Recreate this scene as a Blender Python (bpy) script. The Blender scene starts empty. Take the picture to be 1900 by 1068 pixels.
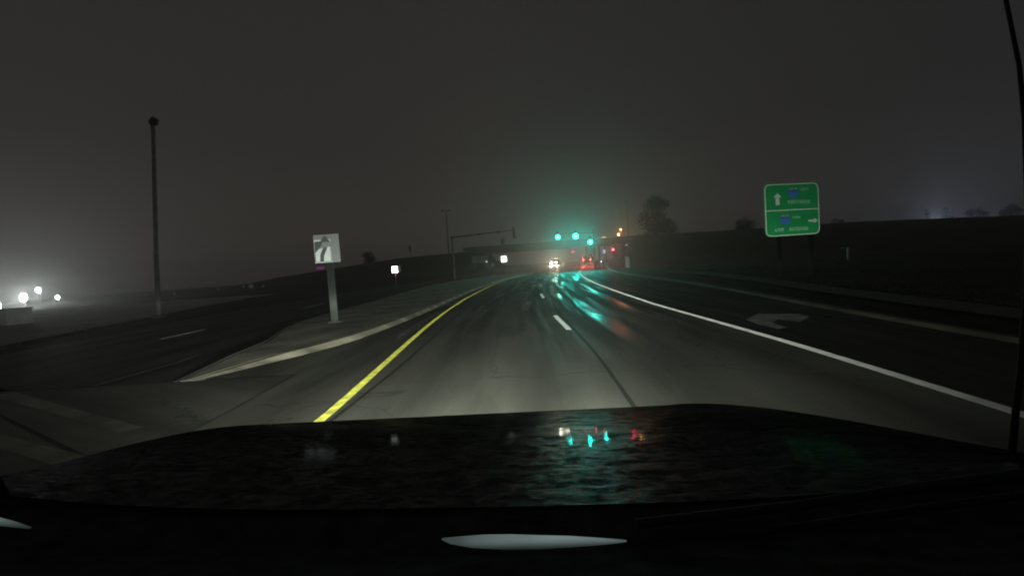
import bpy, bmesh, math, random
from mathutils import Vector, Matrix
R = math.radians
S = bpy.context.scene
COL = S.collection

# ------------------------------------------------------------------ camera
cd = bpy.data.cameras.new('dash_camera'); cam = bpy.data.objects.new('dash_camera', cd); COL.objects.link(cam)
cd.sensor_width = 36.0; cd.lens = 15.73; cd.clip_start = 0.05; cd.clip_end = 6000
_y, _p, _a = R(3.1), R(-3.0), R(4.0)
fw = Vector((-math.sin(_y)*math.cos(_p), math.cos(_y)*math.cos(_p), math.sin(_p)))
r0 = fw.cross(Vector((0, 0, 1))).normalized(); u0 = r0.cross(fw)
rr = math.cos(_a)*r0 - math.sin(_a)*u0; uu = math.sin(_a)*r0 + math.cos(_a)*u0
m = Matrix((rr, uu, -fw)).transposed().to_4x4(); m.translation = Vector((0, 0, 1.75))
cam.matrix_world = m
S.camera = cam

# ------------------------------------------------------------------ exposure, world (night sky with town glow)
S.view_settings.view_transform = 'Standard'; S.view_settings.look = 'None'
S.view_settings.exposure = 0; S.view_settings.gamma = 1
cy = S.cycles
cy.use_denoising = True; cy.filter_width = 1.9
cy.max_bounces = 6; cy.diffuse_bounces = 2; cy.glossy_bounces = 3; cy.volume_bounces = 1; cy.transparent_max_bounces = 6
cy.sample_clamp_indirect = 3.0
cy.caustics_reflective = False; cy.caustics_refractive = False

W = bpy.data.worlds.new('World'); S.world = W; W.use_nodes = True
nt = W.node_tree; N = nt.nodes; L = nt.links
for n in list(N): N.remove(n)
def wn(t, **k):
    n = N.new(t)
    for a, b in k.items(): setattr(n, a, b)
    return n
out = wn('ShaderNodeOutputWorld'); bg = wn('ShaderNodeBackground')
L.new(bg.outputs[0], out.inputs[0])
tc = wn('ShaderNodeTexCoord'); sep = wn('ShaderNodeSeparateXYZ'); L.new(tc.outputs['Generated'], sep.inputs[0])
ramp = wn('ShaderNodeValToRGB'); L.new(sep.outputs['Z'], ramp.inputs[0])
SKY = [(0.0, (.046, .039, .036)), (.10, (.034, .0295, .027)), (.25, (.0265, .0236, .0218)), (.5, (.0245, .0228, .0212)), (1.0, (.021, .0198, .0190))]
el = ramp.color_ramp.elements
while len(el) < len(SKY): el.new(.5)
for e, (p, c) in zip(el, SKY): e.position = p; e.color = (*c, 1)
# a little darker and bluer towards the right of the road
mr = wn('ShaderNodeMapRange'); mr.inputs[1].default_value = -.1; mr.inputs[2].default_value = .8
L.new(sep.outputs['X'], mr.inputs[0])
mx = wn('ShaderNodeMix', data_type='RGBA', blend_type='MULTIPLY'); mx.inputs[7].default_value = (.62, .70, .76, 1)
L.new(mr.outputs[0], mx.inputs[0]); L.new(ramp.outputs[0], mx.inputs[6])
L.new(mx.outputs[2], bg.inputs[0]); bg.inputs[1].default_value = 1.0

# ------------------------------------------------------------------ materials
MATS = {}
def mat(name):
    mt = bpy.data.materials.new(name); mt.use_nodes = True
    return mt, mt.node_tree.nodes, mt.node_tree.links, mt.node_tree.nodes['Principled BSDF']
def noisy(name, c, var=.25, scale=6, rough=.6, metal=0, bump=0, spec=.5, coord='Object'):
    mt, n, l, b = mat(name)
    t = n.new('ShaderNodeTexCoord'); z = n.new('ShaderNodeTexNoise'); z.inputs['Scale'].default_value = scale; z.inputs['Detail'].default_value = 6
    l.new(t.outputs[coord], z.inputs['Vector'])
    r = n.new('ShaderNodeValToRGB'); r.color_ramp.elements[0].position = .3; r.color_ramp.elements[1].position = .7
    r.color_ramp.elements[0].color = (*[x*(1-var) for x in c], 1); r.color_ramp.elements[1].color = (*[min(1, x*(1+var)) for x in c], 1)
    l.new(z.outputs['Fac'], r.inputs[0]); l.new(r.outputs[0], b.inputs['Base Color'])
    b.inputs['Roughness'].default_value = rough; b.inputs['Metallic'].default_value = metal
    b.inputs['Specular IOR Level'].default_value = spec
    if bump:
        bp = n.new('ShaderNodeBump'); bp.inputs['Strength'].default_value = bump; bp.inputs['Distance'].default_value = .02
        l.new(z.outputs['Fac'], bp.inputs['Height']); l.new(bp.outputs[0], b.inputs['Normal'])
    MATS[name] = mt
    return mt
def emis(name, c, s):
    mt, n, l, b = mat(name)
    b.inputs['Base Color'].default_value = (*[x*.5 for x in c], 1)
    b.inputs['Emission Color'].default_value = (*c, 1); b.inputs['Emission Strength'].default_value = s
    MATS[name] = mt
    return mt
def retro(name, c, gain=.35, rough=.22, var=.12, scale=9):
    """retroreflective sheeting / glass bead paint: part of the light goes back the way it came"""
    mt, n, l, b = mat(name)
    o = n['Material Output']
    t = n.new('ShaderNodeTexCoord'); z = n.new('ShaderNodeTexNoise'); z.inputs['Scale'].default_value = scale; z.inputs['Detail'].default_value = 5
    l.new(t.outputs['Object'], z.inputs['Vector'])
    r = n.new('ShaderNodeValToRGB'); r.color_ramp.elements[0].position = .25; r.color_ramp.elements[1].position = .75
    r.color_ramp.elements[0].color = (*[x*(1-var) for x in c], 1); r.color_ramp.elements[1].color = (*[min(1, x*(1+var)) for x in c], 1)
    l.new(z.outputs['Fac'], r.inputs[0]); l.new(r.outputs[0], b.inputs['Base Color']); b.inputs['Roughness'].default_value = .5
    g = n.new('ShaderNodeBsdfGlossy'); g.inputs['Roughness'].default_value = rough; l.new(r.outputs[0], g.inputs['Color'])
    ge = n.new('ShaderNodeNewGeometry'); l.new(ge.outputs['Incoming'], g.inputs['Normal'])
    x = n.new('ShaderNodeMixShader'); x.inputs[0].default_value = gain
    l.new(b.outputs[0], x.inputs[1]); l.new(g.outputs[0], x.inputs[2]); l.new(x.outputs[0], o.inputs['Surface'])
    MATS[name] = mt
    return mt

def road_mat(name, base, lane=0.0, joints=True, wet=.5, tint=(1, .995, .88)):
    """old concrete: tyre-darkened wheel paths, joints, stains, patchy damp (UV = metres across / along)"""
    mt, n, l, b = mat(name)
    def nd(t, **k):
        q = n.new(t)
        for a, v in k.items(): setattr(q, a, v)
        return q
    def mth(op, a, c=None, d=None):
        q = nd('ShaderNodeMath', operation=op)
        for i, v in enumerate((a, c, d)):
            if v is None: continue
            if isinstance(v, (int, float)): q.inputs[i].default_value = v
            else: l.new(v, q.inputs[i])
        return q.outputs[0]
    uv = nd('ShaderNodeUVMap'); uv.uv_map = 'UVMap'
    sp = nd('ShaderNodeSeparateXYZ'); l.new(uv.outputs[0], sp.inputs[0])
    u, v = sp.outputs[0], sp.outputs[1]
    mp = nd('ShaderNodeMapping'); mp.inputs['Scale'].default_value = (1.3, .10, 1); l.new(uv.outputs[0], mp.inputs[0])
    streak = nd('ShaderNodeTexNoise'); streak.inputs['Scale'].default_value = 1.6; streak.inputs['Detail'].default_value = 7; streak.inputs['Roughness'].default_value = .6; l.new(mp.outputs[0], streak.inputs['Vector'])
    big = nd('ShaderNodeTexNoise'); big.inputs['Scale'].default_value = .35; big.inputs['Detail'].default_value = 4; l.new(uv.outputs[0], big.inputs['Vector'])
    fine = nd('ShaderNodeTexNoise'); fine.inputs['Scale'].default_value = 22; fine.inputs['Detail'].default_value = 6; l.new(uv.outputs[0], fine.inputs['Vector'])
    # wheel paths every 1.83 m across, softened and broken by the streak noise
    w = mth('ADD', u, mth('MULTIPLY', mth('SUBTRACT', big.outputs['Fac'], .5), .9))
    tr = mth('COSINE', mth('MULTIPLY', mth('SUBTRACT', w, lane), 2*math.pi/1.83))
    tr = mth('MULTIPLY', mth('ADD', tr, 1), .5)
    tr = mth('POWER', tr, 1.6)
    val = mth('MULTIPLY_ADD', streak.outputs['Fac'], .75, .62)
    val = mth('MULTIPLY', val, mth('MULTIPLY_ADD', big.outputs['Fac'], .7, .65))
    val = mth('MULTIPLY', val, mth('MULTIPLY_ADD', fine.outputs['Fac'], .35, .82))
    val = mth('MULTIPLY', val, mth('MULTIPLY_ADD', tr, -.30, 1.0))
    if joints:
        ju = mth('ABSOLUTE', mth('SUBTRACT', mth('FRACT', mth('DIVIDE', mth('ADD', u, 100.5*3.66 - lane - .96), 3.66)), .5))
        ju = mth('LESS_THAN', ju, .0085)
        jv = mth('ABSOLUTE', mth('SUBTRACT', mth('FRACT', mth('DIVIDE', v, 4.6)), .5)); jv = mth('LESS_THAN', jv, .0022)
        j = mth('MAXIMUM', ju, mth('MULTIPLY', jv, .5))
        val = mth('MULTIPLY', val, mth('MULTIPLY_ADD', j, -.62, 1.0))
        # slabs poured at different times
        sl = nd('ShaderNodeTexWhiteNoise', noise_dimensions='2D')
        cv = nd('ShaderNodeCombineXYZ'); l.new(mth('FLOOR', mth('DIVIDE', mth('ADD', u, 100*3.66 - lane + .915), 3.66)), cv.inputs[0]); l.new(mth('FLOOR', mth('ADD', mth('DIVIDE', v, 13.8), .5)), cv.inputs[1])
        l.new(cv.outputs[0], sl.inputs['Vector'])
        val = mth('MULTIPLY', val, mth('MULTIPLY_ADD', sl.outputs['Value'], .22, .9))
    # hairline cracks and tar patches
    wv = nd('ShaderNodeTexNoise'); wv.inputs['Scale'].default_value = 1.1; wv.inputs['Detail'].default_value = 5; l.new(uv.outputs[0], wv.inputs['Vector'])
    vm = nd('ShaderNodeVectorMath', operation='MULTIPLY_ADD'); vm.inputs[1].default_value = (1.2, 1.2, 0); l.new(wv.outputs['Color'], vm.inputs[0]); l.new(uv.outputs[0], vm.inputs[2])
    vo = nd('ShaderNodeTexVoronoi', feature='DISTANCE_TO_EDGE'); vo.inputs['Scale'].default_value = .23; l.new(vm.outputs[0], vo.inputs['Vector'])
    ck = mth('MULTIPLY', mth('LESS_THAN', vo.outputs['Distance'], .0045), mth('GREATER_THAN', big.outputs['Fac'], .47))
    val = mth('MULTIPLY', val, mth('MULTIPLY_ADD', ck, -.28, 1.0))
    gr_ = nd('ShaderNodeTexNoise'); gr_.inputs['Scale'].default_value = 70; gr_.inputs['Detail'].default_value = 3; l.new(uv.outputs[0], gr_.inputs['Vector'])
    val = mth('MULTIPLY', val, mth('MULTIPLY_ADD', gr_.outputs['Fac'], .9, .55))
    pt = nd('ShaderNodeMapRange', interpolation_type='SMOOTHSTEP'); pt.inputs[1].default_value = .50; pt.inputs[2].default_value = .64; pt.inputs[3].default_value = 1; pt.inputs[4].default_value = .74
    mp3 = nd('ShaderNodeMapping'); mp3.inputs['Scale'].default_value = (.55, .13, 1); mp3.inputs['Location'].default_value = (7, 2, 0); l.new(uv.outputs[0], mp3.inputs[0])
    pn_ = nd('ShaderNodeTexNoise'); pn_.inputs['Scale'].default_value = 1.5; pn_.inputs['Detail'].default_value = 5; l.new(mp3.outputs[0], pn_.inputs['Vector']); l.new(pn_.outputs['Fac'], pt.inputs[0])
    val = mth('MULTIPLY', val, pt.outputs[0])
    cc = nd('ShaderNodeCombineColor')
    for i in range(3): l.new(mth('MULTIPLY', val, base*tint[i]), cc.inputs[i])
    l.new(cc.outputs[0], b.inputs['Base Color'])
    # damp film: long smooth streaks along some wheel paths, dry and rough elsewhere
    mp2 = nd('ShaderNodeMapping'); mp2.inputs['Scale'].default_value = (1.7, .075, 1); mp2.inputs['Location'].default_value = (3.1, 1.7, 0); l.new(uv.outputs[0], mp2.inputs[0])
    wn_ = nd('ShaderNodeTexNoise'); wn_.inputs['Scale'].default_value = 1.3; wn_.inputs['Detail'].default_value = 4; l.new(mp2.outputs[0], wn_.inputs['Vector'])
    wm = nd('ShaderNodeMapRange', interpolation_type='SMOOTHSTEP'); wm.inputs[1].default_value = .44; wm.inputs[2].default_value = .62; l.new(wn_.outputs['Fac'], wm.inputs[0])
    wetm = mth('MULTIPLY', mth('MULTIPLY', wm.outputs[0], mth('MULTIPLY_ADD', tr, .6, .4)), wet)
    dry = nd('ShaderNodeMapRange', interpolation_type='SMOOTHSTEP'); dry.inputs[1].default_value = 6; dry.inputs[2].default_value = 13; dry.inputs[3].default_value = .12; dry.inputs[4].default_value = 1; l.new(v, dry.inputs[0])
    wetm = mth('MULTIPLY', wetm, dry.outputs[0])
    l.new(mth('MULTIPLY_ADD', wetm, -.50, .66), b.inputs['Roughness'])
    l.new(mth('MULTIPLY_ADD', wetm, .80, .06), b.inputs['Specular IOR Level'])
    bp = nd('ShaderNodeBump'); bp.inputs['Strength'].default_value = .18; bp.inputs['Distance'].default_value = .006
    l.new(fine.outputs['Fac'], bp.inputs['Height']); l.new(bp.outputs[0], b.inputs['Normal'])
    MATS[name] = mt
    return mt

def ground_mat():
    mt, n, l, b = mat('rough_grass_ground')
    t = n.new('ShaderNodeTexCoord')
    z = n.new('ShaderNodeTexNoise'); z.inputs['Scale'].default_value = .22; z.inputs['Detail'].default_value = 9; z.inputs['Roughness'].default_value = .65
    l.new(t.outputs['Object'], z.inputs['Vector'])
    z2 = n.new('ShaderNodeTexNoise'); z2.inputs['Scale'].default_value = 3.5; z2.inputs['Detail'].default_value = 8; l.new(t.outputs['Object'], z2.inputs['Vector'])
    r = n.new('ShaderNodeValToRGB'); r.color_ramp.elements[0].position = .34; r.color_ramp.elements[1].position = .68
    r.color_ramp.elements[0].color = (.028, .026, .016, 1); r.color_ramp.elements[1].color = (.085, .074, .045, 1)
    l.new(z.outputs['Fac'], r.inputs[0])
    mx = n.new('ShaderNodeMix'); mx.data_type = 'RGBA'; mx.blend_type = 'MULTIPLY'; mx.inputs[0].default_value = .8
    r2 = n.new('ShaderNodeValToRGB'); r2.color_ramp.elements[0].position = .3; r2.color_ramp.elements[1].position = .75
    r2.color_ramp.elements[0].color = (.35, .35, .35, 1); l.new(z2.outputs['Fac'], r2.inputs[0])
    l.new(r.outputs[0], mx.inputs[6]); l.new(r2.outputs[0], mx.inputs[7]); l.new(mx.outputs[2], b.inputs['Base Color'])
    b.inputs['Roughness'].default_value = .9; b.inputs['Specular IOR Level'].default_value = .1
    bp = n.new('ShaderNodeBump'); bp.inputs['Strength'].default_value = .9; bp.inputs['Distance'].default_value = .12
    l.new(z2.outputs['Fac'], bp.inputs['Height']); l.new(bp.outputs[0], b.inputs['Normal'])
    MATS['ground'] = mt

ground_mat()
road_mat('concrete', .175, lane=.9-.915, wet=.85)
road_mat('dark_asphalt', .115, lane=-14.0, joints=False, wet=.12, tint=(1, .98, .95))
road_mat('turn_lane_asphalt', .075, lane=5.0, joints=False, wet=.25, tint=(1, .98, .92))
road_mat('shoulder_asphalt', .030, joints=False, wet=.1)
road_mat('cross_asphalt', .165, lane=0, joints=True, wet=.1)
noisy('median_concrete', (.36, .345, .285), .5, .7, .85, bump=.3)
noisy('curb_concrete', (.46, .43, .34), .6, 1.1, .8, bump=.3)
noisy('curb_right', (.085, .077, .058), .65, .9, .75, bump=.15)
noisy('walk', (.062, .056, .038), .6, .8, .85, bump=.2)
noisy('lot_gravel', (.30, .285, .265), .3, .25, .85, bump=.3)
noisy('galvanised', (.30, .31, .31), .2, 5, .5, .35)
noisy('sign_post', (.125, .14, .135), .15, 4, .6, 0)
noisy('dark_steel', (.11, .105, .10), .3, 4, .55, .2)
noisy('weathered_pole', (.24, .23, .215), .25, 3, .8)
retro('arrow_grey', (.20, .215, .23), .12, .30, .15)
noisy('black_housing', (.012, .012, .013), .3, 8, .5)
noisy('bridge_concrete', (.10, .097, .09), .25, .5, .8)
noisy('abutment', (.24, .20, .19), .25, .6, .8)
noisy('bridge_girder', (.05, .05, .05), .25, .5, .7)
noisy('bark', (.035, .028, .022), .35, 9, .9, bump=.4)
noisy('twig', (.022, .02, .016), .35, 1.5, .9)
noisy('cabinet_grey', (.52, .51, .52), .2, 3, .6)
noisy('rubber', (.015, .015, .015), .3, 12, .8)
noisy('cowl_plastic', (.05, .05, .05), .4, 20, .9, spec=.04)
noisy('fascia_black', (.012, .012, .013), .3, 6, .35)
noisy('car_white', (.45, .45, .46), .06, 3, .3)
noisy('car_dark', (.03, .032, .036), .1, 3, .3)
noisy('car_glass', (.012, .014, .016), .1, 3, .08)
noisy('chrome', (.5, .5, .5), .05, 3, .2, 1)
noisy('ink_grey', (.085, .092, .10), .2, 8, .6)
retro('white_sheeting', (.66, .70, .72), .30, .30, .08)
retro('grey_sheeting', (.40, .43, .45), .16, .30, .08)
retro('bright_sheeting', (.9, .9, .92), .85, .17, .04)
retro('board_sheeting', (.30, .32, .31), .10, .30, .15)
retro('green_sheeting', (.012, .24, .075), .50, .25, .12, 1.5)
retro('legend_white', (.55, .66, .60), .4, .25, .3, 6)
retro('legend_dull', (.22, .46, .32), .5, .25, .35, 6)
retro('shield_blue', (.05, .18, .50), .40, .25, .1)
retro('shield_top', (.22, .36, .33), .30, .25, .1)
retro('red_sheeting', (.65, .03, .05), .55, .22, .1)
retro('yellow_paint', (.62, .61, .10), .03, .30, .50, 6)
retro('white_paint', (.56, .57, .56), .14, .34, .22, 5)
retro('dash_paint', (.42, .44, .43), .03, .30, .15, 5)
noisy('worn_paint', (.40, .42, .41), .5, 2.2, .7)
noisy('faint_paint', (.185, .18, .155), .6, 1.0, .75)
emis('green_lens', (.06, 1.0, .72), 2.4)
emis('green_core', (.35, 1.0, .92), 6)
emis('red_core', (1.0, .5, .5), 5)
emis('red_lens', (1.0, .05, .10), 6)
emis('tail_lens', (1.0, .12, .07), 9)
emis('head_lens', (1.0, .82, .66), 12)
emis('lot_lens', (.92, 1.0, .97), 30)
emis('amber_lens', (1.0, .55, .22), 6)
emis('small_white_lens', (.95, .95, 1.0), 1.2)
emis('blue_white_face', (.62, .66, 1.0), .85)
emis('pink_face', (.62, .16, .5), .16)
emis('pale_glow', (.42, .56, .53), .34)  # emission paints a pale windscreen reflection, no lamp there
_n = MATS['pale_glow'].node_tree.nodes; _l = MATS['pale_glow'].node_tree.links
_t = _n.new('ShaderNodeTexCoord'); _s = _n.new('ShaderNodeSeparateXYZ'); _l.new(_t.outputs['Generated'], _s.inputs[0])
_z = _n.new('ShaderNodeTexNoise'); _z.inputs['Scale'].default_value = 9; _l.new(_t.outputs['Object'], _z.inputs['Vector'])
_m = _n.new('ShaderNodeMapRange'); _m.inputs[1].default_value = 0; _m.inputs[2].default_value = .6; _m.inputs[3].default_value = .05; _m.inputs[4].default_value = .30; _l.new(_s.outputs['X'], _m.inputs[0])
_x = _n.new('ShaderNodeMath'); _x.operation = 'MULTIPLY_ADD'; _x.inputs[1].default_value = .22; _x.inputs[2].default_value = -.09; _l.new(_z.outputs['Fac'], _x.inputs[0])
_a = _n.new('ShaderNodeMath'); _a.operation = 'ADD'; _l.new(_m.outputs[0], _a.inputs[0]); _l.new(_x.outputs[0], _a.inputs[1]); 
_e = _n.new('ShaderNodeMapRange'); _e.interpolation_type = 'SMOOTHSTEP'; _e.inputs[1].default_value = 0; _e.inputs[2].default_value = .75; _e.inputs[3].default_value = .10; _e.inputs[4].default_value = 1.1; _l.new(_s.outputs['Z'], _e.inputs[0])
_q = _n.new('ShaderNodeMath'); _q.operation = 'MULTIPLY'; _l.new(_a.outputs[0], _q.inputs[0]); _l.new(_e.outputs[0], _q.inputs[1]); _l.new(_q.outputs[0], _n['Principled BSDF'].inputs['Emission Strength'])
noisy('dead_lens', (.02, .02, .02), .2, 8, .3)

def hood_mat():
    mt, n, l, b = mat('wet_black_paint')
    t = n.new('ShaderNodeTexCoord')
    mp = n.new('ShaderNodeMapping'); mp.inputs['Scale'].default_value = (1.0, 1.9, 1.0); l.new(t.outputs['Object'], mp.inputs[0])
    z = n.new('ShaderNodeTexNoise'); z.inputs['Scale'].default_value = 9; z.inputs['Detail'].default_value = 8; z.inputs['Roughness'].default_value = .62; z.inputs['Distortion'].default_value = .8
    l.new(mp.outputs[0], z.inputs['Vector'])
    v = n.new('ShaderNodeTexVoronoi'); v.inputs['Scale'].default_value = 75; l.new(mp.outputs[0], v.inputs['Vector'])
    ad = n.new('ShaderNodeMath'); ad.operation = 'MULTIPLY_ADD'; ad.inputs[1].default_value = .22; l.new(v.outputs['Distance'], ad.inputs[0]); l.new(z.outputs['Fac'], ad.inputs[2])
    bp = n.new('ShaderNodeBump'); bp.inputs['Strength'].default_value = .055; bp.inputs['Distance'].default_value = .006
    l.new(ad.outputs[0], bp.inputs['Height']); l.new(bp.outputs[0], b.inputs['Normal'])
    r = n.new('ShaderNodeMapRange'); r.inputs[1].default_value = .35; r.inputs[2].default_value = .65; r.inputs[3].default_value = .010; r.inputs[4].default_value = .05
    l.new(z.outputs['Fac'], r.inputs[0])
    df = n.new('ShaderNodeBsdfDiffuse'); df.inputs[0].default_value = (.004, .0042, .0045, 1); l.new(bp.outputs[0], df.inputs['Normal'])
    gl = n.new('ShaderNodeBsdfGlossy'); gl.inputs[0].default_value = (.036, .039, .042, 1); l.new(r.outputs[0], gl.inputs['Roughness']); l.new(bp.outputs[0], gl.inputs['Normal'])
    # water film: a rougher, mottled second reflection
    z3 = n.new('ShaderNodeTexNoise'); z3.inputs['Scale'].default_value = 14; z3.inputs['Detail'].default_value = 9; z3.inputs['Roughness'].default_value = .7; z3.inputs['Distortion'].default_value = 1.2; l.new(mp.outputs[0], z3.inputs['Vector'])
    r3 = n.new('ShaderNodeMapRange'); r3.inputs[1].default_value = .42; r3.inputs[2].default_value = .66; r3.inputs[3].default_value = .006; r3.inputs[4].default_value = .14; l.new(z3.outputs['Fac'], r3.inputs[0])
    bp3 = n.new('ShaderNodeBump'); bp3.inputs['Strength'].default_value = .5; bp3.inputs['Distance'].default_value = .004; l.new(z3.outputs['Fac'], bp3.inputs['Height'])
    g3 = n.new('ShaderNodeBsdfGlossy'); g3.inputs['Roughness'].default_value = .23; l.new(r3.outputs[0], g3.inputs[0]); l.new(bp3.outputs[0], g3.inputs['Normal'])
    ad2 = n.new('ShaderNodeAddShader'); l.new(df.outputs[0], ad2.inputs[0]); l.new(gl.outputs[0], ad2.inputs[1])
    ad3 = n.new('ShaderNodeAddShader'); l.new(ad2.outputs[0], ad3.inputs[0]); l.new(g3.outputs[0], ad3.inputs[1]); l.new(ad3.outputs[0], n['Material Output'].inputs['Surface'])
    n.remove(b)
    MATS['hood'] = mt
hood_mat()

# ------------------------------------------------------------------ builders
class MB:
    def __init__(s): s.b = bmesh.new()
    def poly(s, pts, thick=0, d=(0, 0, 1)):
        vs = [s.b.verts.new(p) for p in pts]; f = s.b.faces.new(vs)
        if thick:
            e = bmesh.ops.extrude_face_region(s.b, geom=[f]); q = [x for x in e['geom'] if isinstance(x, bmesh.types.BMVert)]
            bmesh.ops.translate(s.b, verts=q, vec=Vector(d)*thick)
        return s
    def box(s, c, sz, rot=None, bev=0):
        r = bmesh.ops.create_cube(s.b, size=1); vs = r['verts']
        bmesh.ops.scale(s.b, vec=sz, verts=vs)
        if bev:
            es = list({e for v in vs for e in v.link_edges})
            q = bmesh.ops.bevel(s.b, geom=es, offset=bev, segments=2, profile=.5, affect='EDGES'); vs = list({v for f in q['faces'] for v in f.verts} | {v for v in vs if v.is_valid})
        if rot: bmesh.ops.rotate(s.b, cent=(0, 0, 0), matrix=rot, verts=vs)
        bmesh.ops.translate(s.b, vec=c, verts=vs)
        return s
    def tube(s, pts, rad, seg=10):
        pts = [Vector(p) for p in pts]
        rads = rad if isinstance(rad, (list, tuple)) else [rad]*len(pts)
        rings = []
        for i, p in enumerate(pts):
            t = (pts[min(i+1, len(pts)-1)] - pts[max(i-1, 0)]).normalized()
            a = Vector((0, 0, 1)) if abs(t.z) < .9 else Vector((1, 0, 0))
            x = t.cross(a).normalized(); y = t.cross(x).normalized()
            rings.append([s.b.verts.new(p + rads[i]*(math.cos(2*math.pi*k/seg)*x + math.sin(2*math.pi*k/seg)*y)) for k in range(seg)])
        for a, c in zip(rings, rings[1:]):
            for k in range(seg): s.b.faces.new((a[k], a[(k+1) % seg], c[(k+1) % seg], c[k]))
        s.b.faces.new(rings[0][::-1]); s.b.faces.new(rings[-1])
        return s
    def disc(s, c, rad, depth, axis='y', seg=20):
        d = {'y': Vector((0, depth/2, 0)), 'x': Vector((depth/2, 0, 0)), 'z': Vector((0, 0, depth/2))}[axis]
        return s.tube([Vector(c)-d, Vector(c)+d], rad, seg)
    def build(s, name, mt, parent=None, smooth=False, loc=None):
        bmesh.ops.recalc_face_normals(s.b, faces=s.b.faces)
        me = bpy.data.meshes.new(name); s.b.to_mesh(me); s.b.free()
        me.materials.append(MATS[mt])
        if smooth:
            for p in me.polygons: p.use_smooth = True
        o = bpy.data.objects.new(name, me); COL.objects.link(o)
        if parent: o.parent = parent
        if loc: o.location = loc
        return o
def thing(name, label, cat, loc=(0, 0, 0), rz=0, group=None):
    o = bpy.data.objects.new(name, None); COL.objects.link(o); o.location = loc; o.rotation_euler = (0, 0, rz)
    o.empty_display_size = .3
    tag(o, label, cat, group); return o
def tag(o, label, cat, group=None):
    o['label'] = label; o['category'] = cat
    if group: o['group'] = group
    return o
def struct(o): o['kind'] = 'structure'; return o
def dup(root, loc, label, rz=None, group=None):
    r = root.copy(); COL.objects.link(r); r.location = loc; r['label'] = label
    if rz is not None: r.rotation_euler = (0, 0, rz)
    if group: r['group'] = group
    for ch in list(root.children):
        c = ch.copy(); COL.objects.link(c); c.parent = r
        for g in ch.children:
            q = g.copy(); COL.objects.link(q); q.parent = c
    return r
def lamp(name, kind, parent, loc, power, color, rad=.1, aim=None, cone=120, blend=1):
    d = bpy.data.lights.new(name, kind); d.energy = power; d.color = color; d.shadow_soft_size = rad
    if kind == 'SPOT': d.spot_size = R(cone); d.spot_blend = blend
    o = bpy.data.objects.new(name, d); COL.objects.link(o); o.parent = parent; o.location = loc
    if aim is not None: o.rotation_euler = Vector(aim).to_track_quat('-Z', 'Y').to_euler()
    return o
def interp(tab, x):
    if x <= tab[0][0]: return tab[0][1]
    for (a, b), (c, d) in zip(tab, tab[1:]):
        if x <= c:
            t = (x-a)/(c-a); return b + (d-b)*t
    return tab[-1][1]
def smooth_tab(tab):
    """Catmull-Rom resampling of a (y, x) table every metre"""
    ys = [p[0] for p in tab]; xs = [p[1] for p in tab]; res = []
    y = ys[0]
    while y <= ys[-1] + 1e-6:
        i = max(k for k in range(len(ys)) if ys[k] <= y + 1e-9); i = min(i, len(ys)-2)
        h = ys[i+1]-ys[i]; t = (y-ys[i])/h
        def mm(k):
            if k == 0: return (xs[1]-xs[0])/(ys[1]-ys[0])
            if k == len(ys)-1: return (xs[-1]-xs[-2])/(ys[-1]-ys[-2])
            return (xs[k+1]-xs[k-1])/(ys[k+1]-ys[k-1])
        a, b = mm(i)*h, mm(i+1)*h
        res.append((y, (2*t**3-3*t*t+1)*xs[i] + (t**3-2*t*t+t)*a + (-2*t**3+3*t*t)*xs[i+1] + (t**3-t*t)*b))
        y += 1.0
    return res

# ------------------------------------------------------------------ road geometry: lateral positions of each line against distance y
def zr(y):                                         # the road climbs a little towards the bridge
    t = min(max((y-66)/50, 0), 1); return .95*t*t*(3-2*t)
WHITE = smooth_tab([(-12, 4.5), (4, 4.5), (8, 4.48), (11, 4.36), (17, 4.12), (31, 4.2), (43, 4.7), (53, 5.3), (63, 6.2), (74, 7.5), (84, 9.0), (97, 11.2), (112, 14.0), (130, 17.4), (190, 29)])
YELLOW = smooth_tab([(-12, -2.7), (5, -2.74), (7, -2.9), (10, -3.18), (14.5, -3.55), (20, -3.86), (27, -4.05), (36, -3.98), (48, -3.65), (58, -2.6), (70, -.9), (84, 1.3), (97, 3.4), (112, 6.2), (130, 9.6), (190, 21)])
CURB = smooth_tab([(8, -6.35), (9, -5.95), (10, -5.5), (11.5, -5.03), (14, -4.75), (18, -4.62), (27, -4.62), (36, -4.45), (45, -4.05), (55, -3.2), (66, -1.7), (76, .1)])
MEDL = smooth_tab([(8, -7.0), (10, -7.3), (12, -7.7), (14, -8.5), (17, -9.3), (22, -9.75), (28, -10.1), (36, -10.8), (45, -11.3), (55, -11.0), (66, -9.4), (76, -7.0)])
RCURB = smooth_tab([(-12, 7.25), (7, 7.3), (11, 7.5), (16, 7.9), (24, 8.45), (33, 8.7), (43, 8.9), (55, 9.6), (63, 10.4), (74, 11.8), (84, 13.2), (97, 15.4), (112, 18.2), (130, 21.4), (190, 33)])
LDASH = smooth_tab([(-12, -12.5), (8, -12.9), (16, -13.3), (28, -14.3), (41, -15.0), (54, -15.0), (68, -13.6), (84, -10.8), (100, -7.4), (130, -.6), (190, 12)])
LFAR = smooth_tab([(-12, -15.0), (0, -15.6), (8, -16.3), (14, -17.4), (20, -18.6), (28, -19.6), (41, -20.3), (54, -20.0), (68, -18.4), (84, -15.4), (100, -11.8), (130, -5), (190, 8)])

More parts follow.
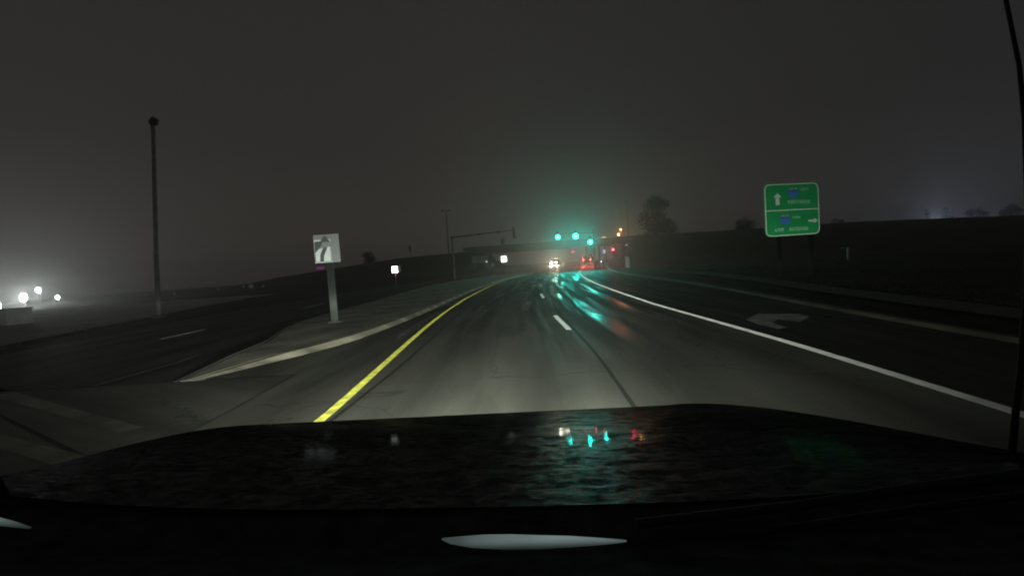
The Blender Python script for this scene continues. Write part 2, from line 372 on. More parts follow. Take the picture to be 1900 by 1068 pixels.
def strip(name, mt, xa, xb, y0, y1, z, step=1.0, parent=None, nx=1, crown=0):
    """a sheet between two lines x = xa(y) and x = xb(y), UV in metres"""
    b = bmesh.new(); uvl = b.loops.layers.uv.new('UVMap')
    n = max(1, int(round((y1-y0)/step))); rows = []
    for i in range(n+1):
        y = y0 + (y1-y0)*i/n; a, c = xa(y), xb(y)
        rows.append([(b.verts.new((a+(c-a)*k/nx, y, z + zr(y))), a+(c-a)*k/nx - (interp(WHITE, y)-4.4), y) for k in range(nx+1)])
    for p, q in zip(rows, rows[1:]):
        for k in range(nx):
            vs = (p[k], p[k+1], q[k+1], q[k]); f = b.faces.new([v[0] for v in vs])
            for lp, v in zip(f.loops, vs): lp[uvl].uv = (v[1], v[2])
    me = bpy.data.meshes.new(name); b.to_mesh(me); b.free(); me.materials.append(MATS[mt])
    o = bpy.data.objects.new(name, me); COL.objects.link(o)
    if parent: o.parent = parent
    return o
def off(tab, d): return lambda y: interp(tab, y) + d

# ------------------------------------------------------------------ ground: one sheet with the highway embankment
CREST = [(-420, 0), (-110, 0), (-84, 1.2), (-72, 2.7), (-59, 3.9), (-36.5, 5.64), (-14, 6.26), (1.6, 7.1), (18.7, 7.6), (29.4, 7.35), (45.6, 6.75), (79, 6.2), (119, 4.4), (170, 3.2), (420, 2.5)]
def yc(x): return interp([(-400, 150), (-60, 130), (30, 130), (60, 122), (120, 113), (200, 108), (400, 100)], x)
random.seed(4)
from mathutils import noise as mnoise
def hz(x, y):
    h = interp(CREST, x)
    d = abs(y - yc(x))
    half = 8.0
    wide = interp([(-60, 14), (20, 15), (40, 24), (75, 52), (120, 60), (400, 60)], x) if y < yc(x) else 20
    e = 1 - min(max((d-half)/wide, 0), 1); e = e*e*(3-2*e) if wide < 20 else e**1.25
    # opening for the road under the bridge
    gap = min(max((abs(x - 6.5 - (y-130)*.19) - 17.5)/5.0, 0), 1)
    base = h*e*gap
    base += zr(y) * (1 if -60 < x < 60 else .5) * (1-e)
    if x > 9.5:                                            # rough verge and ditch beside the right-hand lane
        q = min((x-9.5)/6, 1); base += q*(.10*mnoise.noise(Vector((x*.12, y*.10, 0))) + .04*mnoise.noise(Vector((x*.6, y*.5, 3))))
    if x < -24:
        q = min((-24-x)/10, 1); base += q*.12*mnoise.noise(Vector((x*.06, y*.06, 7)))
    return base - .06
def axis(a, b, fine0, fine1, fs, cs):
    r = []; v = a
    while v < b:
        r.append(v); v += fs if fine0 <= v < fine1 else cs
    r.append(b); return r
xs = axis(-640, 640, -90, 150, 2.0, 22); ys = axis(-60, 640, -10, 175, 2.0, 20)
b = bmesh.new(); gr = [[b.verts.new((x, y, hz(x, y))) for x in xs] for y in ys]
for i in range(len(ys)-1):
    for j in range(len(xs)-1): b.faces.new((gr[i][j], gr[i][j+1], gr[i+1][j+1], gr[i+1][j]))
me = bpy.data.meshes.new('ground'); b.to_mesh(me); b.free(); me.materials.append(MATS['ground'])
for p in me.polygons: p.use_smooth = True
ground = struct(bpy.data.objects.new('ground', me)); COL.objects.link(ground)

# ------------------------------------------------------------------ roads
road = struct(strip('road', 'concrete', off(YELLOW, -1.55), off(WHITE, .12), -12, 190, 0, nx=4))
turn = struct(strip('turn_lane', 'turn_lane_asphalt', off(WHITE, .12), off(RCURB, 0), -12, 190, 0, nx=2))
gap_l = struct(strip('gutter_pavement', 'concrete', lambda y: interp(CURB, y)+.0 if 8 <= y <= 76 else interp(YELLOW, y)-1.56, off(YELLOW, -1.55), 8, 76, -.004))
oroad = struct(strip('opposite_road', 'dark_asphalt', off(LFAR, 0), lambda y: interp(MEDL, y) if 8 <= y <= 76 else interp(YELLOW, y)-1.5, 8, 190, -.008, nx=3))
# intersection pavement just passed, lower left
b = bmesh.new(); uvl = b.loops.layers.uv.new('UVMap')
pts = [(-60, -12), (-4.2, -12), (-4.2, 8.0), (-16.3, 8.0), (-17.8, 10.5), (-24, 12.5), (-60, 16)]
f = b.faces.new([b.verts.new((x, y, -.012)) for x, y in pts])
for lp in f.loops:
    x, y = lp.vert.co.x, lp.vert.co.y; lp[uvl].uv = (y*.87 + x*.48 + 3.1, x*.87 - y*.48)
me = bpy.data.meshes.new('cross_street'); b.to_mesh(me); b.free(); me.materials.append(MATS['cross_asphalt'])
cross = struct(bpy.data.objects.new('cross_street', me)); COL.objects.link(cross)
shoulder = struct(strip('shoulder', 'shoulder_asphalt', lambda y: interp(LFAR, y) - interp([(8, .6), (14, 1.2), (27, 4.0), (61, 15)], y), off(LFAR, 0), 8, 66, -.02, nx=2))
# markings, painted on
def mark(name, mt, tab, d, w, y0, y1, parent, z=.005): return struct(strip(name, mt, off(tab, d-w/2), off(tab, d+w/2), y0, y1, z, step=.8, parent=parent))
mark('yellow_edge_line', 'yellow_paint', YELLOW, 0, .135, -8, 84, road)
mark('white_edge_line', 'white_paint', WHITE, 0, .16, -8, 96, turn)
LANE = smooth_tab([(-12, 1.1), (5, 1.0), (11.3, .76), (14.5, .55), (22, .33), (25, .25), (34, .35), (44, .85), (54, 1.6), (66, 3.0), (84, 5.4), (130, 13.8), (190, 25.2)])
def dashes(name, mt, tab, spans, w, parent, z=.005):
    b = bmesh.new()
    for a, c in spans:
        n = 4; rows = []
        for i in range(n+1):
            y = a+(c-a)*i/n; x = interp(tab, y); rows.append((b.verts.new((x-w/2, y, z+zr(y))), b.verts.new((x+w/2, y, z+zr(y)))))
        for p, q in zip(rows, rows[1:]): b.faces.new((p[0], p[1], q[1], q[0]))
    me = bpy.data.meshes.new(name); b.to_mesh(me); b.free(); me.materials.append(MATS[mt])
    o = bpy.data.objects.new(name, me); COL.objects.link(o); o.parent = parent; return struct(o)
dashes('lane_line', 'dash_paint', LANE, [(11.3, 14.5), (21.9, 25.0), (32.9, 36.2), (44.2, 47.2), (55, 58), (66, 69)], .14, road)
dashes('opposite_lane_line', 'dash_paint', LDASH, [(3.6, 6.2), (14.9, 17.2), (26.4, 29.2), (40.2, 42.6), (53, 55.5), (65, 67.5)], .13, oroad)
struct(strip('opposite_edge_line', 'faint_paint', lambda y: interp(MEDL, y)-1.35 if y > 10 else -8.62, lambda y: interp(MEDL, y)-1.22 if y > 10 else -8.48, 8, 11, .006-.004, parent=oroad))
# worn stop line and old paint on the crossing
bm = MB()
bm.poly([(-10.9, 8.36, -.008), (-5.15, 5.40, -.008), (-5.35, 5.25, -.008), (-11.1, 8.15, -.008)])
bm.poly([(-7.2, 5.46, -.008), (-4.7, 4.4, -.008), (-4.85, 4.2, -.008), (-7.35, 5.26, -.008)])
bm.poly([(-11.6, 7.9, -.007), (-8.6, 6.4, -.007), (-8.62, 6.28, -.007), (-11.6, 7.74, -.007)])
struct(bm.build('crossing_line', 'faint_paint', cross))
# the worn turn arrow in the right-hand lane
AR = [(6.493, 11.035), (6.573, 11.545), (6.113, 11.801), (5.819, 12.115), (5.058, 11.186), (4.967, 10.362), (5.023, 9.635), (5.262, 9.729), (5.321, 10.471), (5.679, 10.877), (5.795, 10.527), (5.904, 10.381)]
struct(MB().poly([(x, y, .006) for x, y in AR]).build('turn_arrow', 'worn_paint', turn))

# ------------------------------------------------------------------ median island, kerbs, verge
def raised(name, mt, xa, xb, y0, y1, h, step=1.0, z0=-.03, ramp_=.03):
    b = bmesh.new(); n = int(round((y1-y0)/step)); rows = []
    for i in range(n+1):
        y = y0+(y1-y0)*i/n; a, c = xa(y), xb(y); z = zr(y)
        rows.append([b.verts.new(p) for p in ((a, y, z0+z), (a+.06, y, h*min(1, .04+(y-y0)/2.2)+z), (c-ramp_, y, h*min(1, .04+(y-y0)/2.2)+z), (c, y, z0+z))])
    for p, q in zip(rows, rows[1:]):
        for k in range(3): b.faces.new((p[k], p[k+1], q[k+1], q[k]))
    b.faces.new(rows[0][::-1]); b.faces.new(rows[-1])
    bmesh.ops.recalc_face_normals(b, faces=b.faces)
    me = bpy.data.meshes.new(name); b.to_mesh(me); b.free(); me.materials.append(MATS[mt])
    o = bpy.data.objects.new(name, me); COL.objects.link(o); return struct(o)
def kw(y): return interp([(8, .30), (12, .60), (18, .50), (76, .34)], y)
raised('median_curb', 'curb_concrete', lambda y: interp(CURB, y)-kw(y), off(CURB, 0), 8, 76, .11, ramp_=.20)
raised('median_island', 'median_concrete', off(MEDL, .15), lambda y: interp(CURB, y)-kw(y)+.0, 8, 76, .10)
raised('median_back_curb', 'dark_asphalt', off(MEDL, 0), off(MEDL, .15), 8, 76, .12)
raised('right_curb', 'curb_right', off(RCURB, 0), lambda y: interp(RCURB, y)+interp([(7, .28), (25, .55)], y), -12, 120, .07, ramp_=.08)
struct(strip('footpath', 'walk', lambda y: interp(RCURB, y)+interp([(7, 1.8), (17, 2.1), (35, 3.6)], y), lambda y: interp(RCURB, y)+interp([(7, 2.9), (17, 3.3), (35, 5.0)], y), 0, 44, .03, nx=1))
lot = struct(strip('gravel_lot', 'lot_gravel', lambda y: -150, lambda y: interp(LFAR, y) - interp([(8, 1.5), (14, 2.2), (27, 5.0), (61, 16)], y), 13, 60, .02, step=4, nx=6))

# rough grass on the verges
noisy('dry_grass', (.048, .042, .026), .5, .5, .9, spec=.1)
rg = random.Random(21); gb = bmesh.new()
def tuft(x, y, hgt):
    z = hz(x, y)
    for k in range(5):
        a = rg.uniform(0, 6.28); w_ = rg.uniform(.010, .028); h_ = hgt*rg.uniform(.5, 1.1); ln = rg.uniform(.05, .5)*h_
        dx, dy = math.cos(a), math.sin(a); px, py = x+rg.gauss(0, .07), y+rg.gauss(0, .07)
        gb.faces.new([gb.verts.new(p) for p in ((px-dy*w_, py+dx*w_, z-.02), (px+dy*w_, py-dx*w_, z-.02), (px+dx*ln, py+dy*ln, z+h_))])
for k in range(9000):
    y = 5 + 50*rg.random()**1.4; x = interp(RCURB, y) + 3.3 + 24*rg.random()**1.5
    if mnoise.noise(Vector((x*.35, y*.25, 2))) < -.05: continue
    tuft(x, y, rg.uniform(.05, .17))
for k in range(1500):
    y = 14 + 46*rg.random(); x = interp(LFAR, y) - interp([(8, 1.0), (14, 1.6), (27, 4.4), (61, 15.4)], y) - 1.2*rg.random()
    tuft(x, y, rg.uniform(.06, .16))
me = bpy.data.meshes.new('grass'); gb.to_mesh(me); gb.free(); me.materials.append(MATS['dry_grass'])
go = bpy.data.objects.new('grass', me); COL.objects.link(go); go['kind'] = 'stuff'

# ------------------------------------------------------------------ the vehicle we sit in
TL = Vector((-.15, 0, 0))
truck = thing('pickup_truck', 'black vehicle with long wet hood seen from behind its windscreen, green lights mirrored in it', 'vehicle', TL)
EDGE = [(-1.361, 1.020, 1.317), (-1.430, 1.200, 1.266), (-1.471, 1.500, 1.206), (-1.452, 1.720, 1.162), (-1.400, 1.900, 1.117), (-1.303, 2.020, 1.078), (-1.107, 2.150, 1.034), (-0.731, 2.260, 0.995), (-0.315, 2.320, 0.973), (0.113, 2.340, 0.964), (0.584, 2.330, 0.965), (0.712, 2.280, 0.985), (0.868, 2.200, 1.000), (0.999, 2.050, 1.023), (1.088, 1.880, 1.049), (1.149, 1.660, 1.088), (1.171, 1.360, 1.150), (1.129, 1.100, 1.219), (1.103, 0.980, 1.249)]
# finer rim
RIM = []
for i in range(len(EDGE)-1):
    p0, p1, p2, p3 = (Vector(EDGE[max(0, min(len(EDGE)-1, k))]) for k in (i-1, i, i+1, i+2))
    for t in (0, .25, .5, .75):
        RIM.append(.5*((2*p1) + (p2-p0)*t + (2*p0-5*p1+4*p2-p3)*t*t + (3*p1-p0-3*p2+p3)*t**3))
RIM.append(Vector(EDGE[-1]))
b = bmesh.new(); NR = 16; rows = []
for i, p in enumerate(RIM):
    k = i/(len(RIM)-1); bx = -1.22 + 2.18*k; by = .93
    bz = 1.235 - .022*(2*k-1) + .05*abs(2*k-1)**3
    q = Vector((bx, by, bz)); row = []
    for j in range(NR+1):
        t = j/NR
        v = p.lerp(q, t); v.z += .030*math.sin(math.pi*t)*(1-abs(2*k-1)**2)
        row.append(b.verts.new(v - TL))
    rows.append(row)
for a, c in zip(rows, rows[1:]):
    for j in range(NR): b.faces.new((a[j], c[j], c[j+1], a[j+1]))
bmesh.ops.recalc_face_normals(b, faces=b.faces)
me = bpy.data.meshes.new('hood'); b.to_mesh(me); b.free(); me.materials.append(MATS['hood'])
for p in me.polygons: p.use_smooth = True
hood = bpy.data.objects.new('hood', me); COL.objects.link(hood); hood.parent = truck
# nose and fenders hang from the rim
b = bmesh.new(); rows = []
for p in RIM:
    o = Vector((p.x+.15, p.y-.9, 0)); o = o.normalized() if o.length > 0 else o
    prof = [(0, 0), (.015, -.03), (.05, -.14), (.07, -.30), (.06, -.55), (-.02, -.74)]
    rows.append([b.verts.new(Vector((p.x, p.y, p.z)) + o*d + Vector((0, 0, max(h, .38-p.z))) - TL) for d, h in prof])
for a, c in zip(rows, rows[1:]):
    for j in range(len(a)-1): b.faces.new((a[j], a[j+1], c[j+1], c[j]))
bmesh.ops.recalc_face_normals(b, faces=b.faces)
me = bpy.data.meshes.new('front_body'); b.to_mesh(me); b.free(); me.materials.append(MATS['fascia_black'])
for p in me.polygons: p.use_smooth = True
body = bpy.data.objects.new('front_body', me); COL.objects.link(body); body.parent = truck
# cowl with its vents, dashboard, glowing slivers standing in for a windscreen reflection
cb = MB(); rows = []
for i in range(25):
    k = i/24; x = -1.40+2.55*k; zc = 1.235 - .022*(2*k-1) + .05*abs(2*k-1)**3
    rows.append([cb.b.verts.new(Vector(v)-TL) for v in ((x, .96, zc-.006), (x, .90, zc-.012), (x, .86, zc-.03), (x, .74, zc+.0), (x, .62, zc+.035))])
for a, c in zip(rows, rows[1:]):
    for j in range(4): cb.b.faces.new((a[j], c[j], c[j+1], a[j+1]))
cb.build('cowl', 'cowl_plastic', truck, smooth=True)
for i in range(8):
    x = -.08+.05*i; MB().box(Vector((x, .90, 1.226-.003*i))-TL, (.040, .012, .006), bev=.002).build('cowl_vent', 'cowl_plastic', truck)
MB().poly([Vector(p)-TL for p in ((-1.5, .62, 1.27), (1.3, .62, 1.25), (1.3, .05, 1.22), (-1.5, .05, 1.22))], .12, (0, 0, -1)).build('dashboard', 'cowl_plastic', truck)
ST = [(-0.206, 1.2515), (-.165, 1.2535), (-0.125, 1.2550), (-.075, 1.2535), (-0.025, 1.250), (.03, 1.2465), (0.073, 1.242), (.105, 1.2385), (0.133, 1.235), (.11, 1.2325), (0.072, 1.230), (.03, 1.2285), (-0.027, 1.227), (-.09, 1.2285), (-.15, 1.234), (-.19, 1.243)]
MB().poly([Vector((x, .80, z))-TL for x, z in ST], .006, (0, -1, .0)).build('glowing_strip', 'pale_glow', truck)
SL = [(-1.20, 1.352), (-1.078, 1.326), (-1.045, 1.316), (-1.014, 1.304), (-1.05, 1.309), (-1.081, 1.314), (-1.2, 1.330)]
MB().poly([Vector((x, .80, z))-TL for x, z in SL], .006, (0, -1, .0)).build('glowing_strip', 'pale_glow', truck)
wp = [Vector((0.164, 0.86, 1.228)), Vector((0.472, 0.86, 1.252)), Vector((0.690, 0.86, 1.278)), Vector((0.90, 0.86, 1.298))]
wiper = MB().tube([p-TL for p in wp], .009, 8).build('wiper', 'rubber', truck)
MB().tube([p-TL+Vector((0, -.02, -.028)) for p in wp], .007, 8).build('wiper_blade', 'rubber', wiper)
an = [(1.120, 1.120, 1.19), (1.132, 1.120, 1.316), (1.143, 1.120, 1.408), (1.157, 1.120, 1.576), (1.164, 1.120, 1.780), (1.158, 1.120, 2.005), (1.147, 1.120, 2.129), (1.120, 1.120, 2.276), (1.095, 1.120, 2.40)]
aerial = MB().tube([Vector(p)-TL for p in an], [.0075, .007, .0065, .006, .0055, .005, .0045, .0042, .004], 8).build('aerial', 'rubber', truck, smooth=True)
MB().tube([Vector((1.118, 1.12, 1.17))-TL, Vector((1.120, 1.12, 1.215))-TL], [.018, .009], 12).build('aerial_base', 'rubber', aerial)
for sx in (-1, 1):
    wh = MB().disc((sx*.95, 1.35, .39), .39, .26, 'x', 28).build('wheel', 'rubber', truck)
    MB().disc((sx*1.09, 1.35, .39), .22, .03, 'x', 20).build('rim', 'chrome', wh)
    hl = MB().box((sx*.78, 2.385, .80), (.30, .03, .15), bev=.012).build('headlight', 'head_lens', truck)

# low-beam pattern of the two headlights: strongest just under the horizon, little above it
def headlamp(x, power):
    o = lamp('headlight_beam', 'SPOT', truck, (x, 2.46, .80), power, (.93, 1.0, .85), .06, (0.0, 1, 0), 150, .25)
    d = o.data; d.use_nodes = True; n = d.node_tree.nodes; l = d.node_tree.links
    em = n['Emission']
    t = n.new('ShaderNodeTexCoord'); s = n.new('ShaderNodeSeparateXYZ'); l.new(t.outputs['Normal'], s.inputs[0])
    def mth(op, a, c=None, e=None):
        q = n.new('ShaderNodeMath'); q.operation = op
        for i, v in enumerate((a, c, e)):
            if v is None: continue
            if isinstance(v, (int, float)): q.inputs[i].default_value = v
            else: l.new(v, q.inputs[i])
        return q.outputs[0]
    az = mth('ABSOLUTE', s.outputs['Z'])
    tv = mth('DIVIDE', s.outputs['Y'], az); th = mth('DIVIDE', s.outputs['X'], az)
    at = mth('ABSOLUTE', tv)
    wide = mth('MULTIPLY', mth('DIVIDE', .1, mth('ADD', at, .06)), mth('DIVIDE', 1.0, mth('ADD', 1.0, mth('MULTIPLY', mth('POWER', mth('ABSOLUTE', mth('ADD', th, .72)), 2.0), 1.25))))
    hot = mth('MULTIPLY', mth('POWER', mth('DIVIDE', .1, mth('ADD', at, .022)), 1.5), mth('EXPONENT', mth('MULTIPLY', mth('POWER', mth('ABSOLUTE', th), 2.0), -22.0)))
    below = mth('LESS_THAN', tv, 0.0); above = mth('SUBTRACT', 1.0, below)
    kw_ = mth('ADD', below, mth('MULTIPLY', above, mth('MAXIMUM', mth('SUBTRACT', 1.0, mth('MULTIPLY', tv, 14.0)), .45)))
    kh_ = mth('ADD', below, mth('MULTIPLY', above, mth('MAXIMUM', mth('SUBTRACT', 1.0, mth('MULTIPLY', tv, 40.0)), .02)))
    l.new(mth('ADD', mth('MULTIPLY', wide, kw_), mth('MULTIPLY', hot, kh_)), em.inputs['Strength'])
headlamp(-.86, 2650); headlamp(.86, 2650)

# ------------------------------------------------------------------ signs on posts
def arrow_poly(cx, cz, s, y):
    """upward arrow whose shaft bends to the right"""
    P = [(-.16, -.46), (-.02, -.46), (.0, -.24), (.12, -.02), (.15, .14), (.36, .12), (.08, .48), (-.22, .14), (-.01, .14), (-.02, .02), (-.14, -.20)]
    return [(cx+x*s, y, cz+z*s) for x, z in P]
t = thing('keep_right_sign', 'white square sign with a dark bent arrow on a thick grey post in the median', 'road sign', (-7.30, 15.62, .11))
MB().box((.0, .06, 1.12), (.25, .10, 2.24), bev=.02).build('post', 'sign_post', t)
MB().box((0, .06, .03), (.42, .26, .06), bev=.012).build('base_plate', 'sign_post', t)
pn = MB().box((-.03, 0, 2.66), (.92, .02, 1.0), bev=.004).build('panel', 'grey_sheeting', t)
MB().box((-.17, -.014, 2.58), (.60, .006, .80)).build('face', 'white_sheeting', pn)
fr = MB()
for c, sz in (((-.17, -.020, 2.21), (.58, .004, .014)), ((.11, -.020, 2.52), (.014, .004, .62)), ((-.45, -.020, 2.40), (.012, .004, .36))): fr.box(c, sz)
fr.build('border', 'ink_grey', pn)
MB().poly(arrow_poly(-.14, 2.66, .98, -.018), .004, (0, -1, 0)).build('arrow', 'arrow_grey', pn)
MB().poly([(-.455, -.0235, 2.92), (-.16, -.0235, 2.94), (-.21, -.0235, 2.78), (-.30, -.0235, 2.68), (-.40, -.0235, 2.58), (-.455, -.0235, 2.52)], .004, (0, -1, 0)).build('arrow_shade', 'arrow_grey', pn)  # second, offset image of the arrow, put in as a shape
MB().poly([(-.46, -.0135, 2.86), (-.10, -.0135, 2.90), (.40, -.0135, 2.86), (.40, -.0135, 2.76), (-.10, -.0135, 2.70), (-.46, -.0135, 2.62)], .010, (0, -1, 0)).build('dirt_band', 'grey_sheeting', pn)  # plain grey band across the upper face

t = thing('speed_sign', 'small dazzling white square sign with a red strip on its post, beside the opposite road', 'road sign', (-19.0, 60, 0))
MB().tube([(0, .04, -.3), (0, .04, 2.6)], .04, 8).build('post', 'galvanised', t)
pn = MB().box((0, 0, 2.18), (.82, .02, .92), bev=.003).build('panel', 'bright_sheeting', t)
MB().box((.44, .10, 2.24), (.70, .02, .86), bev=.003).build('back_panel', 'grey_sheeting', t)
MB().box((0.05, -.02, 1.45), (.09, .02, .46)).build('reflector_strip', 'red_sheeting', t)
t = thing('turn_sign', 'bright white square sign with a black curved arrow in front of the bridge opening', 'road sign', (-5.08, 75, .0))
MB().tube([(0, .04, -.2), (0, .04, 3.2)], .045, 8).build('post', 'galvanised', t)
pn = MB().box((0, 0, 2.78), (.98, .02, 1.02), bev=.003).build('panel', 'bright_sheeting', t)
c = MB()
c.tube([(-.26, -.02, 2.92), (-.08, -.02, 3.06), (.14, -.02, 3.02), (.25, -.02, 2.84), (.22, -.02, 2.66), (.06, -.02, 2.54)], .075, 6)
c.poly([(-.36, -.04, 2.86), (-.10, -.04, 2.94), (-.22, -.04, 2.64)], .03, (0, 1, 0)); c.tube([(-.2, -.02, 2.86), (.02, -.02, 2.80)], .06, 6)
c.build('arrow', 'ink_grey', pn)
t = thing('grey_board', 'pale grey rectangular board on two posts against the dark embankment', 'sign board', (-13.7, 112, .8))
for x in (-1.2, 1.2): MB().tube([(x, .1, -.6), (x, .1, 3.4)], .07, 8).build('post', 'galvanised', t)
pn = MB().box((0, 0, 2.75), (3.9, .05, 1.75), bev=.01).build('panel', 'board_sheeting', t)
MB().box((-1.45, -.03, 2.75), (.9, .02, 1.7)).build('side_panel', 'cabinet_grey', pn)
MB().disc((1.72, -.08, 2.1), .14, .08).build('marker_lamp', 'small_white_lens', t)
t = thing('small_marker_sign', 'small dull white plate on a thin post beside the bright curved-arrow sign', 'road sign', (-7.2, 77, 0))
MB().tube([(0, .03, -.2), (0, .03, 2.2)], .035, 8).build('post', 'galvanised', t); MB().box((0, 0, 2.0), (.5, .02, .5)).build('panel', 'board_sheeting', t)
t = thing('distant_white_sign', 'tiny white sign beyond the opposite road, right of the tall dark pole', 'road sign', (-59, 90, .2))
MB().tube([(0, .05, -.6), (0, .05, 1.3)], .05, 8).build('post', 'galvanised', t); MB().box((0, 0, .9), (.9, .03, .75)).build('panel', 'board_sheeting', t)

# big green guide sign
t = thing('green_guide_sign', 'green highway guide sign with two panels of white legend on two posts', 'guide sign', (13.62, 24.3, 0.06), R(14))
for x in (-.78, 1.18): MB().box((x, .12, 1.5), (.22, .14, 3.6), bev=.02).build('post', 'bark', t)
def rrect(w, h, r, cx, cz, y, n=6):
    P = []
    for sx, sz, a in ((1, 1, 0), (-1, 1, 90), (-1, -1, 180), (1, -1, 270)):
        for k in range(n+1):
            q = R(a+90*k/n); P.append((cx+sx*(w/2-r)+r*math.cos(q), y, cz+sz*(h/2-r)+r*math.sin(q)))
    return P
GZ = 3.53; GW = 2.62; GH = 2.72
pn = MB().poly(rrect(GW, GH, .28, 0, GZ, 0), .05, (0, 1, 0)).build('panel', 'green_sheeting', t)
fb = MB(); o_ = rrect(GW-.03, GH-.03, .27, 0, GZ, -.006); i_ = rrect(GW-.13, GH-.13, .22, 0, GZ, -.006)
ov = [fb.b.verts.new(p) for p in o_]; iv = [fb.b.verts.new(p) for p in i_]
for k in range(len(ov)): fb.b.faces.new((ov[k], ov[(k+1) % len(ov)], iv[(k+1) % len(iv)], iv[k]))
fb.build('border', 'legend_white', pn)
MB().box((0, -.008, GZ-.02), (GW-.13, .006, .055)).build('divider', 'legend_white', pn)
def shield(cx, cz, s):
    P = [(-.36, .5), (-.18, .56), (0, .5), (.18, .56), (.36, .5), (.5, .28), (.52, -.05), (.38, -.35), (0, -.6), (-.38, -.35), (-.52, -.05), (-.5, .28)]
    q = MB().poly([(cx+x*s, -.006, cz+z*s) for x, z in P], .006, (0, -1, 0)).build('route_shield', 'shield_blue', pn)
    MB().poly([(cx+x*s, -.0145, cz+z*s) for x, z in [(-.36, .5), (-.18, .56), (0, .5), (.18, .56), (.36, .5), (.47, .30), (-.47, .30)]], .004, (0, -1, 0)).build('shield_crown', 'shield_top', q)
    MB().box((cx, -.0145, cz+.24*s), (.95*s, .004, .06*s)).build('shield_bar', 'ink_grey', q)
shield(.06, GZ+.86, .50); shield(-.38, GZ-.52, .50)
MB().poly([(x-.70, -.007, z+GZ+.56) for x, z in [(-.09, -.30), (.09, -.30), (.09, .10), (.19, .10), (0, .32), (-.19, .10), (-.09, .10)]], .005, (0, -1, 0)).build('up_arrow', 'legend_white', pn)
MB().poly([(x+1.0, -.007, z+GZ-.64) for x, z in [(-.26, -.04), (.02, -.06), (.02, -.13), (.22, 0), (.02, .13), (.02, .05), (-.26, .05)]], .005, (0, -1, 0)).build('side_arrow', 'legend_white', pn)
random.seed(9)
def words(cx, cz, w, h, n, mt='legend_dull'):
    """blurred lettering: a row of unreadable letter strokes"""
    q = MB(); st = w/n
    for k in range(n):
        x = cx-w/2+st*(k+.5); a = random.choice((0, 1, 2))
        q.box((x-.22*st, -.0095, cz), (.26*st, .004, h)); q.box((x+.24*st, -.0095, cz), (.22*st, .004, h*random.uniform(.5, 1)))
        q.box((x, -.0095, cz+(.36*h if a else -.36*h)), (.22*st, .004, .24*h))
    q.build('legend', mt, pn)
words(.62, GZ+1.02, .40, .15, 4); words(.32, GZ+.38, 1.10, .20, 8)
words(.18, GZ-.42, .40, .13, 4); words(-.66, GZ-1.02, .46, .18, 3); words(.28, GZ-1.02, .95, .20, 8)

pn.scale.x = 1.27

# ------------------------------------------------------------------ poles, mast arms, signals
t = thing('lamp_pole', 'tall dark unlit pole with a stubby head on the far side of the opposite road', 'pole', (-23.95, 27.0, -.1))
MB().tube([(0, 0, -.3), (.32, 0, 4), (.68, 0, 8), (1.05, 0, 12.0)], [.145, .13, .12, .105], 14).build('pole', 'weathered_pole', t, smooth=True)
MB().box((0, 0, .12), (.55, .55, .24), bev=.03).build('footing', 'curb_right', t)
hd = MB().tube([(.90, 0, 11.75), (1.02, 0, 12.05), (1.20, -.02, 12.22), (1.42, -.05, 12.16)], [.13, .24, .25, .10], 12).build('lamp_head', 'black_housing', t, smooth=True)
MB().disc((1.22, -.04, 11.97), .15, .05, 'z', 14).build('lens', 'dead_lens', hd)

t = thing('high_mast_light', 'very tall thin unlit light mast with twin heads rising behind the embankment', 'light mast', (-23.1, 121, 5.0))
MB().tube([(0, 0, -2), (.1, 0, 6), (.2, 0, 12.6)], [.22, .17, .12], 10).build('mast', 'dark_steel', t)
MB().tube([(-1.0, 0, 12.65), (1.3, 0, 12.65)], .07, 8).build('crossarm', 'dark_steel', t)
for x in (-.8, 1.05): MB().box((x, 0, 12.5), (.75, .5, .28), bev=.06).build('lamp_head', 'black_housing', t)
t = thing('high_mast_light', 'faint distant light mast standing up beside the bare tree right of the bridge', 'light mast', (31.4, 150, 3.0))
MB().tube([(0, 0, -3), (0, 0, 16.6)], [.22, .12], 10).build('mast', 'dark_steel', t)
MB().box((0, 0, 16.6), (1.1, .5, .3), bev=.06).build('lamp_head', 'black_housing', t)
t = thing('short_marker_post', 'short dark post with a thick top on the embankment crest, left of the tall mast', 'post', (-32.7, 118, 5.2))
MB().tube([(0, 0, -.9), (.0, 0, 3.0)], .08, 8).build('post', 'dark_steel', t); MB().box((-.1, 0, 2.7), (.5, .3, 1.5), bev=.05).build('head', 'black_housing', t)

